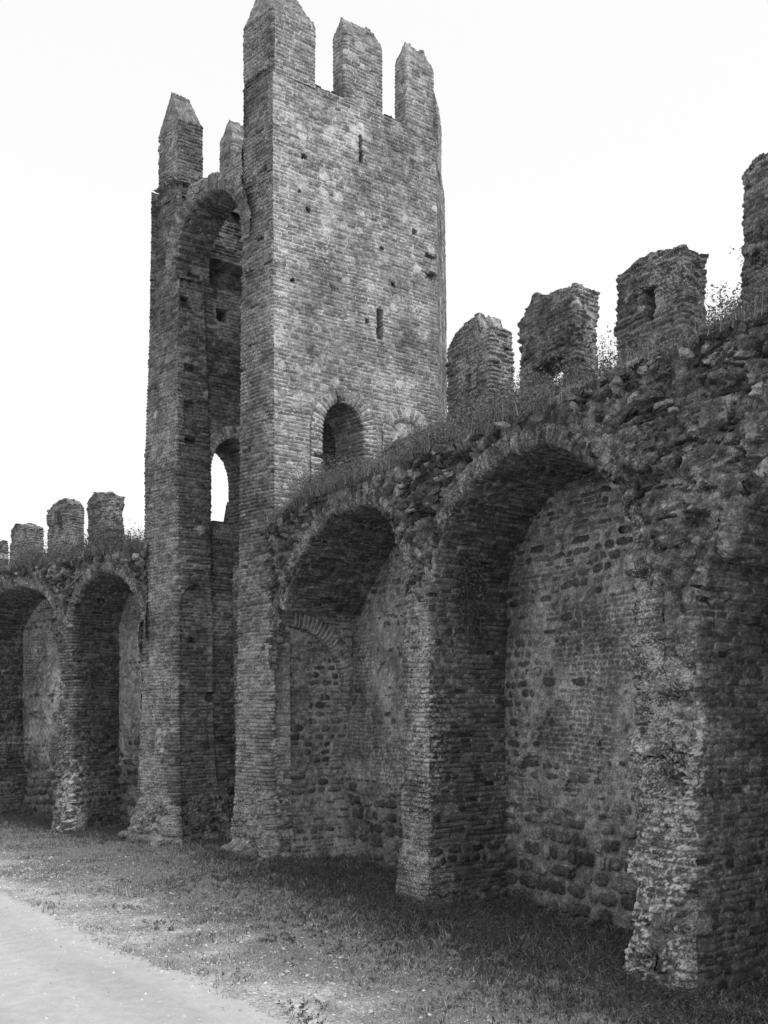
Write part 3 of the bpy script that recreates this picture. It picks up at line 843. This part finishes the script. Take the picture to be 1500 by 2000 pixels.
# masonry packed over the arch, up to a rough sloping top
def arch_fill():
    ds = .022
    xs = np.arange(-(TW - PTL) - .1, -PT + .1, ds)
    topz = 13.52 - .9 * sst(.55, 1.15, np.abs(xs + 1.85)) * (xs < -1.85) + .2 * sst(-1.5, -.95, xs) + .05 * np.round(2 * fbm(xs * 2, xs * 0, 71, 2))
    lo = 12.0
    nz = 75; f = np.linspace(0, 1, nz); tt = np.arange(0, PD, ds)
    Z = np.vstack([lo + f[:, None] * (topz[None, :] - lo), topz[None, :] + 0 * tt[:, None], lo + f[::-1][:, None] * (topz[None, :] - lo)])
    T = np.concatenate([0 * f + .012, tt + .012, 0 * f + PD - .01])[:, None] + 0 * Z
    X = xs[None, :] + 0 * Z
    up = np.concatenate([0 * f, 1 + 0 * tt, 0 * f])[:, None] + 0 * Z
    bk = np.concatenate([0 * f, 0 * tt, 1 + 0 * f])[:, None] + 0 * Z
    h, tone, lich = st_brick(1.6, .6, .1, False)(X, Z + T, X, T, Z, 183)
    V = TS.P(X, T + np.where(bk > .5, h, -h) * (1 - up), Z + up * (h * 1.5))
    ins = inside_poly(X, Z, arc) | (dist_line(X, Z, arc) < .1)
    grid_mesh('arch_fill', V, ~ins | (up > .5), tone, lich, tower)
arch_fill()
# wall head of the side wall (between its merlons)
def wall_head(fr, x0, x1, t0, t1, z, seed, name='wall_head'):
    ds = .025
    X, T = np.meshgrid(np.arange(x0, x1, ds), np.arange(t0, t1 + ds, ds))
    h, tone, lich = st_brick(1.6, .5, 0, False)(X, T, X, T, T * 0 + 9, seed)
    grid_mesh(name, fr.P(X, T, z + h * 1.2), np.ones(X.shape, bool), tone, lich, tower)
o_top = float(toff(np.array([14.9]))[0])
wall_head(TSIDE, .0, 3.9, -o_top, WT, ZT - .03, 191)
wall_head(TLI, .0, 4.06, -.02, WT, 13.95, 193)
def tm_style(p, A, X, t, Z, seed, pt=None):
    h, tt, li = st_brick(.8, .45, .12, False, 1.0)(p, A, X, t, Z, seed)
    return h * .6, tt * 1.1, li
def tm_corner(p, A, X, t, Z, seed, pt=None):
    h, tt, li = tm_style(p, A, X, t, Z, seed)
    h2, t2, l2 = st_brick(1.2, .8, 0, False)(p, A, X, t, Z, seed)
    k = X < -o_top + .03
    return np.where(k, h2, h), np.where(k, t2 * .85, tt), np.where(k, l2, li)
MT = .5
column('merlon', tower, TSIDE, -o_top - .002, 1.0, -o_top - .002, PT - .02, ZT - .06, 16.02, tm_corner, 201, ds=.016, mode='gable', rise=.72, ridge_in=.05)
column('merlon', tower, TSIDE, 1.66, 2.54, -o_top - .002, MT - .08, ZT - .06, 16.22, tm_style, 203, ds=.016, mode='gable', rise=.42, ridge_in=.05)
column('merlon', tower, TSIDE, 3.15, 3.84, -o_top - .002, MT - .08, ZT - .06, 16.30, tm_style, 205, ds=.016, mode='gable', rise=.42, ridge_in=.1)
OBF = Frame(pe, ob, TD)
column('merlon', tower, OBF, .45, 1.25, -o_top - .002, MT - .1, 14.5, 15.9, tm_style, 207, ds=.03, mode='gable', rise=.5, ridge_in=.15)
TLO = Frame(Tp(TW - PTL, 0), TN, TD)
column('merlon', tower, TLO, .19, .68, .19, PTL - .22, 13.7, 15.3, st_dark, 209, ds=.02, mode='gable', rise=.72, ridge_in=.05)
column('merlon', tower, TLI, 1.36, 2.35, .06, MT, 13.7, 15.35, tm_style, 211, ds=.022, mode='gable', rise=.45, ridge_in=.08)
column('merlon', tower, TLI, 3.1, 3.95, .0, MT, 13.7, 15.9, tm_style, 213, ds=.03, mode='gable', rise=.5, ridge_in=.08)
# platform inside, level with the wall walk, on a worn ledge, and the wall that closes the foot
def slab(name, fr, x0, x1, t0, t1, z0, z1, seed, ds=.03, st=None, parent=tower):
    pts = [(x0, t0), (x1, t0), (x1, t1), (x0, t1)]
    return column(name, parent, fr, x0, x1, t0, t1, z0, z1, st or st_brick(1.5, .3, .1, False), seed, ds=ds, mode='ruin', topn=.03)
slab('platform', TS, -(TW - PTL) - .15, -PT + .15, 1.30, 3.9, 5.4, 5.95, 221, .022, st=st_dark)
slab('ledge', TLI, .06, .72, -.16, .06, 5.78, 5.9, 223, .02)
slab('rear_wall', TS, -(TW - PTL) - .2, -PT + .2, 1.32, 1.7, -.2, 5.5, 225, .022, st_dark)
slab('sill', TLI, .7, 2.1, .04, PTL - .1, 6.4, 6.9, 227, .03)
# boulders of the footing
def boulder(name, parent, loc, r, seed, sq=.75, mat=None):
    n1, n2 = 22, 14
    th = np.linspace(0, 2 * math.pi, n1, endpoint=False); ph = np.linspace(.02, math.pi - .02, n2)
    TH, PH = np.meshgrid(th, ph)
    x = np.cos(TH) * np.sin(PH); y = np.sin(TH) * np.sin(PH); z = np.cos(PH)
    rr = r * (1 + .12 * np.sign(np.sin(TH * 3 + seed)) * np.abs(np.sin(PH)) * .4 + .30 * fbm(x * 1.3 + y + seed, z * 1.3 - y, seed, 3) + .08 * fbm(x * 6 + y * 3, z * 6 + seed, seed, 3))
    V = np.stack([loc[0] + x * rr * 1.2, loc[1] + y * rr, loc[2] + z * rr * sq], -1)
    tone = .13 + .12 * vn(x * 4 + seed, z * 4 + y * 4, seed)
    return grid_mesh(name, V, np.ones(x.shape, bool), tone, tone * 0 + .45, parent, mat, wrap=True)
rnd = random.Random(4)
for i in range(17):
    if i < 9: v, t = -.12 + i * .14, -.24 + rnd.uniform(-.03, .03)
    else: v, t = 2.8 + (i - 9) * .21, -.33 + rnd.uniform(-.04, .04)
    q = Tp(v, t); boulder('footing_stone', tower, (q[0], q[1], rnd.uniform(.03, .2)), rnd.uniform(.10, .15), 300 + i)

# ------------------------------------------------------------------ ground
def gz(x, y):
    s, t = RW.loc(np.stack([x, y, x * 0], -1))
    base = .05 * fbm(x * .35, y * .35, 501, 3) + .018 * fbm(x * 2.2, y * 2.2, 502, 3)
    near = np.clip(1 - np.abs(t + .6) / 1.6, 0, 1)
    return base + .10 * near - .03
ROADP = np.array([-3.08, 10.7]); ROADD = np.array([.66, -.751]); ROADN = np.array([-.751, -.66])
def road_d(x, y):
    q = (x - ROADP[0]) * ROADN[0] + (y - ROADP[1]) * ROADN[1]
    l = (x - ROADP[0]) * ROADD[0] + (y - ROADP[1]) * ROADD[1]
    return q + .08 * fbm(l * .9, q * 0, 511, 3)
def ground_mat(name, road):
    m, n, b = new_mat(name)
    geo = nd(n, 'ShaderNodeNewGeometry').outputs['Position']
    tone = nd(n, 'ShaderNodeAttribute', attribute_name='tone').outputs['Fac']
    n1 = noise(n, 7, 6, .7, geo); n2 = noise(n, 60 if road else 28, 5, .8, geo)
    v = mth(n, 'MULTIPLY', tone, mth(n, 'ADD', mth(n, 'MULTIPLY', n1, .6 if road else 1.0), .7 if road else .5))
    v = mth(n, 'MULTIPLY', v, mth(n, 'ADD', mth(n, 'MULTIPLY', n2, .9), .55) if road else mth(n, 'ADD', mth(n, 'MULTIPLY', n2, 3.2), -.6))
    cc = nd(n, 'ShaderNodeCombineColor')
    for i in range(3): n.links.new(v, cc.inputs[i])
    n.links.new(cc.outputs[0], b.inputs['Base Color'])
    bp = nd(n, 'ShaderNodeBump'); bp.inputs['Strength'].default_value = .5; bp.inputs['Distance'].default_value = .015
    n.links.new(n2, bp.inputs['Height']); n.links.new(bp.outputs[0], b.inputs['Normal'])
    return m
M_GROUND = ground_mat('trodden_earth', False); M_ROAD = ground_mat('pale_dust', True)
def axis(a0, a1, d, far, g=1.25):
    mid = np.arange(a0, a1 + d, d); lo = []; x = a0; st = d
    while x > -far: st *= g; x -= st; lo.append(x)
    hi = []; x = mid[-1]; st = d
    while x < far: st *= g; x += st; hi.append(x)
    return np.array(lo[::-1] + list(mid) + hi)
gx, gy = np.meshgrid(axis(-14, 8, .05, 900), axis(2, 26, .05, 900))
gzv = gz(gx, gy)
bare = sst(-1.7, .3, road_d(gx, gy) + 1.6 * fbm(gx * 1.1, gy * 1.1, 521, 5, .65))
tone = .17 + .22 * bare + .14 * bare * sst(0, .3, fbm(gx * 5, gy * 5, 523, 4, .7)) + .05 * vn(gx * 6, gy * 6, 522)
g = grid_mesh('ground', np.stack([gx, gy, gzv], -1), np.ones(gx.shape, bool), tone, tone * 0, None, M_GROUND)
props(g, kind='structure')
rx, ry = np.meshgrid(np.arange(-60, 20, .06), np.arange(-25, 60, .06)) if False else np.meshgrid(axis(-9, 1, .022, 60, 1.2), axis(7.5, 16, .022, 60, 1.2))
rd = road_d(rx, ry)
rk = (rd + .16 * fbm(rx * 3, ry * 3, 531, 6, .8) > .0) & (rd < 7)
rz = gz(rx, ry) + .006
ruts = .02 * np.sin(rd * 3.1) * .5
rtone = .50 + .06 * fbm(rx * .8, ry * .8, 532, 5, .6) - .05 * sst(.1, .4, np.abs(np.sin(rd * 2.2)) - .6)
r = grid_mesh('road', np.stack([rx, ry, rz], -1), rk, rtone, rtone * 0, None, M_ROAD)
props(r, kind='structure')

# ------------------------------------------------------------------ vegetation
RNG = np.random.default_rng(7)
def blades(name, P, hgt, wid, tone, mat, lean=.5, parent=None, **kw):
    n = len(P); az = RNG.uniform(0, 2 * math.pi, n); az2 = RNG.uniform(0, 2 * math.pi, n)
    ln = RNG.uniform(0, lean, n) * hgt
    side = np.stack([np.cos(az), np.sin(az), 0 * az], 1) * wid[:, None] / 2
    bend = np.stack([np.cos(az2) * ln, np.sin(az2) * ln, hgt], 1)
    mid = P + bend * np.array([.35, .35, .6]); tip = P + bend
    V = np.stack([P - side, P + side, mid + side * .7, mid - side * .7, tip], 1).reshape(-1, 3)
    i = np.arange(n)[:, None] * 5
    F = np.concatenate([np.hstack([i, i + 1, i + 2]), np.hstack([i, i + 2, i + 3]), np.hstack([i + 3, i + 2, i + 4])])
    o = mesh_np(name, V, F, {'tone': np.repeat(tone, 5)}, parent, mat)
    return props(o, **kw)
def leafset(P, size, tone, flat=.5):
    """small folded leaves: two triangles each"""
    n = len(P)
    d = RNG.normal(size=(n, 3)); d[:, 2] *= flat; d /= np.linalg.norm(d, axis=1)[:, None]
    e = np.cross(d, RNG.normal(size=(n, 3))); e /= np.linalg.norm(e, axis=1)[:, None]
    L = size[:, None]
    up = np.cross(d, e)
    V = np.stack([P, P + d * L * .5 + e * L * .3 + up * L * .08, P + d * L, P + d * L * .5 - e * L * .3 + up * L * .08], 1).reshape(-1, 3)
    i = np.arange(n)[:, None] * 4
    F = np.concatenate([np.hstack([i, i + 1, i + 2]), np.hstack([i, i + 2, i + 3])])
    return V, F, np.repeat(tone, 4)
def stems(B, Tp_, w, tone):
    n = len(B); az = RNG.uniform(0, 6.28, n)
    s = np.stack([np.cos(az), np.sin(az), 0 * az], 1) * w
    m = (B + Tp_) / 2 + RNG.normal(size=(n, 3)) * .02
    V = np.stack([B - s, B + s, m + s * .7, m - s * .7, Tp_], 1).reshape(-1, 3)
    i = np.arange(n)[:, None] * 5
    F = np.concatenate([np.hstack([i, i + 1, i + 2]), np.hstack([i, i + 2, i + 3]), np.hstack([i + 3, i + 2, i + 4])])
    return V, F, np.full(n * 5, tone)
def join(parts):
    Vs, Fs, Ts = [], [], []; k = 0
    for V, F, T in parts:
        Vs.append(V); Fs.append(F + k); Ts.append(T); k += len(V)
    return np.vstack(Vs), np.vstack(Fs), np.concatenate(Ts)
def weeds(name, B, hgt, nleaf, lsize, mat, spread=.12, parent=None, smooth=False, **kw):
    """leafy stems: B = roots"""
    n = len(B)
    top = B + np.stack([RNG.normal(0, 1, n) * spread * hgt / .3, RNG.normal(0, 1, n) * spread * hgt / .3, hgt], 1)
    f = RNG.uniform(.15, 1.0, (n, nleaf)); P = B[:, None] + (top - B)[:, None] * f[..., None] + RNG.normal(0, .012, (n, nleaf, 3)) * (hgt[:, None, None] / .3 + .4)
    P = P.reshape(-1, 3)
    t0 = np.repeat(RNG.uniform(.1, .9, n), nleaf) * .6 + RNG.uniform(0, .4, n * nleaf)
    V, F, T = join([leafset(P, RNG.uniform(.6, 1.3, len(P)) * lsize, t0), stems(B, top, .0035, .6)])
    o = mesh_np(name, V, F, {'tone': T}, parent, mat)
    return props(o, **kw)

# grass on the ground
def visible_band(n, x0, x1, y0, y1):
    return RNG.uniform(x0, x1, n), RNG.uniform(y0, y1, n)
gx_, gy_ = visible_band(900000, -13, 8, 6.5, 24)
inview = (np.abs(gx_ / gy_) < .50)
s_, t_ = RW.loc(np.stack([gx_, gy_, gx_ * 0], -1)); sl_, tl_ = LW.loc(np.stack([gx_, gy_, gx_ * 0], -1))
inwall = ((s_ > -4.2) & (t_ > 1.5)) | ((s_ < -4.2) & (tl_ > 1.2) & (sl_ < .5)) | (t_ > 4)
rdv = road_d(gx_, gy_)
den = (1 - .85 * sst(-1.9, .0, rdv + 1.6 * fbm(gx_ * 1.1, gy_ * 1.1, 521, 5, .65))) * (rdv < .12)
den = np.maximum(den, .9 * np.exp(-((rdv + .12) / .14) ** 2) * sst(-.25, .1, fbm(gx_ * 1.6, gy_ * 1.6, 543, 3)))
den *= sst(-.35, .05, fbm(gx_ * 7, gy_ * 7, 544, 4, .7))
den *= .35 + .65 * sst(-.3, .25, fbm(gx_ * 1.6, gy_ * 1.6, 541, 4))
kp = inview & ~inwall & (RNG.uniform(0, 1, len(gx_)) < den)
gx_, gy_, t_, rdv = gx_[kp], gy_[kp], t_[kp], rdv[kp]
wallness = sst(-2.2, -.3, t_) * 1.0
clump = sst(-.1, .5, fbm(gx_ * 2.3, gy_ * 2.3, 542, 3))
hg = (.022 + .03 * clump + .05 * wallness) * RNG.uniform(.5, 1.5, len(gx_))
P = np.stack([gx_, gy_, gz(gx_, gy_) - .004], 1)
tn = np.clip(.5 + .35 * RNG.normal(size=len(gx_)) + .5 * (vn(gx_ * 11, gy_ * 11, 545) - .5) - .34 * wallness - .15 * clump + .3 * sst(-2.2, -.6, rdv), 0, 1.3)
blades('grass', P, hg, .006 + .012 * RNG.uniform(size=len(hg)), tn, M_GRASS, 1.3, kind='stuff', label='short patchy grass between the road and the wall', cat='grass')
print('grass', len(hg))
# leafy ground cover along the foot of the wall
n = 75000
s = RNG.uniform(-4.0, 9.5, n); t = RNG.uniform(-3.6, 1.6, n)
inop = np.zeros(n, bool)
for a_, b_ in ((-4.0, .1), (1.0, 4.4), (5.5, 8.9)): inop |= (s > a_) & (s < b_)
dn = np.exp(-((t - .1) / 1.1) ** 2) * (.25 + .75 * sst(-.2, .3, fbm(s * 1.1, t * 1.1, 551, 3))) * np.where(s < -3.0, .25, 1)
dn = np.maximum(dn, .12 * sst(.18, .3, fbm(s * 2.1, t * 2.1, 553, 4)))
ok = (RNG.uniform(size=n) < dn) & (inop | (t < -.15))
s, t = s[ok], t[ok]
B = RW.P(s, t, 0 * s); B[:, 2] = gz(B[:, 0], B[:, 1])
hh = RNG.uniform(.04, .2, len(s)) * (.35 + .65 * sst(-2, -.3, t)) * (.6 + .8 * sst(-.2, .5, fbm(s * 1.4, t * 1.4, 552, 3)))
weeds('ground_weeds', B, hh, 9, .026, M_GWEED, kind='stuff', label='dark leafy weeds along the foot of the wall', cat='weeds')
n = 16000
s = RNG.uniform(-11, -.2, n); t = RNG.uniform(-1.4, 1.3, n)
ok = (RNG.uniform(size=n) < np.exp(-((t - .3) / .7) ** 2) * .6) & ((t < -.2) | ((s > -2.4)) | ((s < -3.1) & (s > -6.5)))
s, t = s[ok], t[ok]; B = LW.P(s, t, 0 * s); B[:, 2] = gz(B[:, 0], B[:, 1])
weeds('ground_weeds', B, RNG.uniform(.04, .14, len(s)), 6, .03, M_GWEED, kind='stuff', label='low weeds at the foot of the far wall', cat='weeds')
# weeds on the wall tops
def top_weeds(fr, x0, x1, n, zedge, rise, parT, seed, hmax, ls, name, label, edgef=None):
    s = RNG.uniform(x0, x1, n); t = RNG.uniform(-.12, parT + .25, n) ** 1.0
    cl = sst(-.25, .4, fbm(s * 1.3, t * 1.5, seed, 3))
    ok = RNG.uniform(size=n) < .22 + .78 * cl
    s, t, cl = s[ok], t[ok], cl[ok]
    ze = zedge + .13 * fbm(s * .9, s * 0, seed - 0 + 0, 4) * 0
    ze = zedge + (edgef(s) if edgef else 0)
    z = ze + rise * (np.clip(t, 0, parT) / parT) ** .85 - .02
    B = fr.P(s, t, z)
    hh = .08 + hmax * RNG.uniform(0, 1, len(s)) ** 1.7 * (.4 + 1.3 * cl) * (1 - .6 * (t > parT - .5))
    weeds(name, B, hh, 14, ls, M_WEED, spread=.13, kind='stuff', label=label, cat='weeds')
    k = RNG.uniform(size=len(s)) < .5
    Bk = np.repeat(B[k], 3, 0) + RNG.normal(0, .05, (k.sum() * 3, 3)) * [1, 1, .1]
    blades(name.replace('weeds', 'grass'), Bk, RNG.uniform(.08, hmax * .95, len(Bk)), np.full(len(Bk), .008), RNG.uniform(.0, .55, len(Bk)), M_GRASS, .7, kind='stuff', label=label.replace('weeds', 'dry grass'), cat='grass')
top_weeds(RW, -3.95, 9.5, 26000, 6.46, .95, 2.45, 561, .36, .034, 'wall_top_weeds', 'tangled weeds on top of the right-hand wall', edge_R)
top_weeds(LW, -13, .1, 16000, 6.32, .5, 2.45, 563, .34, .04, 'wall_top_weeds', 'tangled weeds on top of the left-hand wall')
# weeds inside the tower on the platform
n = 260; v = RNG.uniform(1.0, 2.9, n); t = RNG.uniform(1.32, 1.9, n)
q = TC[None] + TD[None] * v[:, None] + TN[None] * t[:, None]
weeds('platform_weeds', np.stack([q[:, 0], q[:, 1], 0 * v + 5.93], 1), RNG.uniform(.05, .28, n), 10, .035, M_WEED, kind='stuff', label='weeds on the ledge between the tower piers', cat='weeds')

def bush(name, label, cat, centre, rad, n, ls, mat, seed, stem=True, hang=0):
    c = np.array(centre); rad = np.array(rad)
    d = RNG.normal(size=(n, 3)); d /= np.linalg.norm(d, axis=1)[:, None]
    r = RNG.uniform(.15, 1, n) ** .6
    lump = .65 + .5 * vn(d[:, 0] * 2.3 + seed, d[:, 2] * 2.3 + d[:, 1], seed)
    P = c + d * (r * lump)[:, None] * rad
    t = RNG.uniform(0, 1, n)
    root = c - np.array([0, 0, rad[2] * .95])
    k = min(n, 26)
    parts = [leafset(P, RNG.uniform(.6, 1.3, n) * ls, t, .6)]
    tw = stems(np.repeat(root[None], k, 0) + RNG.normal(0, .03, (k, 3)), P[:k], .006, .5)
    o = mesh_np(name, *parts[0][:2], {'tone': parts[0][2]}, None, mat)
    props(o, label=label, cat=cat)
    props(mesh_np('stem', tw[0], tw[1], {'tone': tw[2]}, o, mat))
    return o
q = TSIDE.P(1.35, -.35, 7.15)
bush('shrub', 'leggy shrub growing up in front of the tower doorway', 'shrub', q, (.33, .28, .62), 520, .055, M_WEED, 3)
q = TSIDE.P(.75, -.3, 6.75)
bush('shrub', 'low shrub on the wall top against the tower corner', 'shrub', q, (.35, .3, .3), 420, .05, M_WEED, 5)
q = RW.P(1.12, .55, 4.55)
bush('creeper', 'dark plant hanging inside the nearest big recess', 'creeper', q, (.3, .35, .65), 1500, .04, M_IVY, 6)
q = RW.P(-.02, .5, 5.35)
bush('creeper', 'wiry dry plant under the right end of the smaller arch', 'creeper', q, (.2, .25, .3), 220, .035, M_IVY, 7)
q = LW.P(-6.45, .25, 3.55)
bush('creeper', 'dark plant on the wall at the left edge, under the farthest arch', 'creeper', q, (.3, .3, .5), 500, .05, M_IVY, 8)
q = LW.P(-2.2, .35, 3.7)
bush('creeper', 'dark plant clinging inside the arch left of the tower', 'creeper', q, (.2, .3, .45), 420, .045, M_IVY, 9)
q = RW.P(1.75, 2.1, 7.45)
bush('shrub', 'shrub among the weeds below the two middle merlons', 'shrub', q, (.4, .3, .17), 700, .035, M_WEED, 10)

# pebbles
def pebbles(n, x0, x1, y0, y1, rmin, rmax, name, label, mat, tn):
    x = RNG.uniform(x0, x1, n); y = RNG.uniform(y0, y1, n)
    rdv = road_d(x, y); ok = (RNG.uniform(size=n) < np.exp(-((rdv + .5) / 1.1) ** 2) + .06); x, y = x[ok], y[ok]; n = len(x)
    r = rmin + (rmax - rmin) * RNG.uniform(size=n) ** 4
    o8 = np.array([[1, 0, 0], [0, 1, 0], [-1, 0, 0], [0, -1, 0], [0, 0, .7], [0, 0, -.5]])
    J = 1 + RNG.uniform(-.35, .35, (n, 6, 1))
    V = (o8[None] * J * r[:, None, None]) + np.stack([x, y, gz(x, y) + r * .2], 1)[:, None]
    f = np.array([[0, 1, 4], [1, 2, 4], [2, 3, 4], [3, 0, 4], [1, 0, 5], [2, 1, 5], [3, 2, 5], [0, 3, 5]])
    F = (f[None] + (np.arange(n) * 6)[:, None, None]).reshape(-1, 3)
    o = mesh_np(name, V.reshape(-1, 3), F, {'tone': np.repeat(RNG.uniform(*tn, n), 6), 'lich': np.zeros(n * 6)}, None, mat)
    props(o, kind='stuff', label=label, cat='pebbles')
pebbles(26000, -9, 5, 7, 18, .005, .03, 'pebbles', 'pale pebbles scattered along the road edge', M_GROUND, (.38, .62))
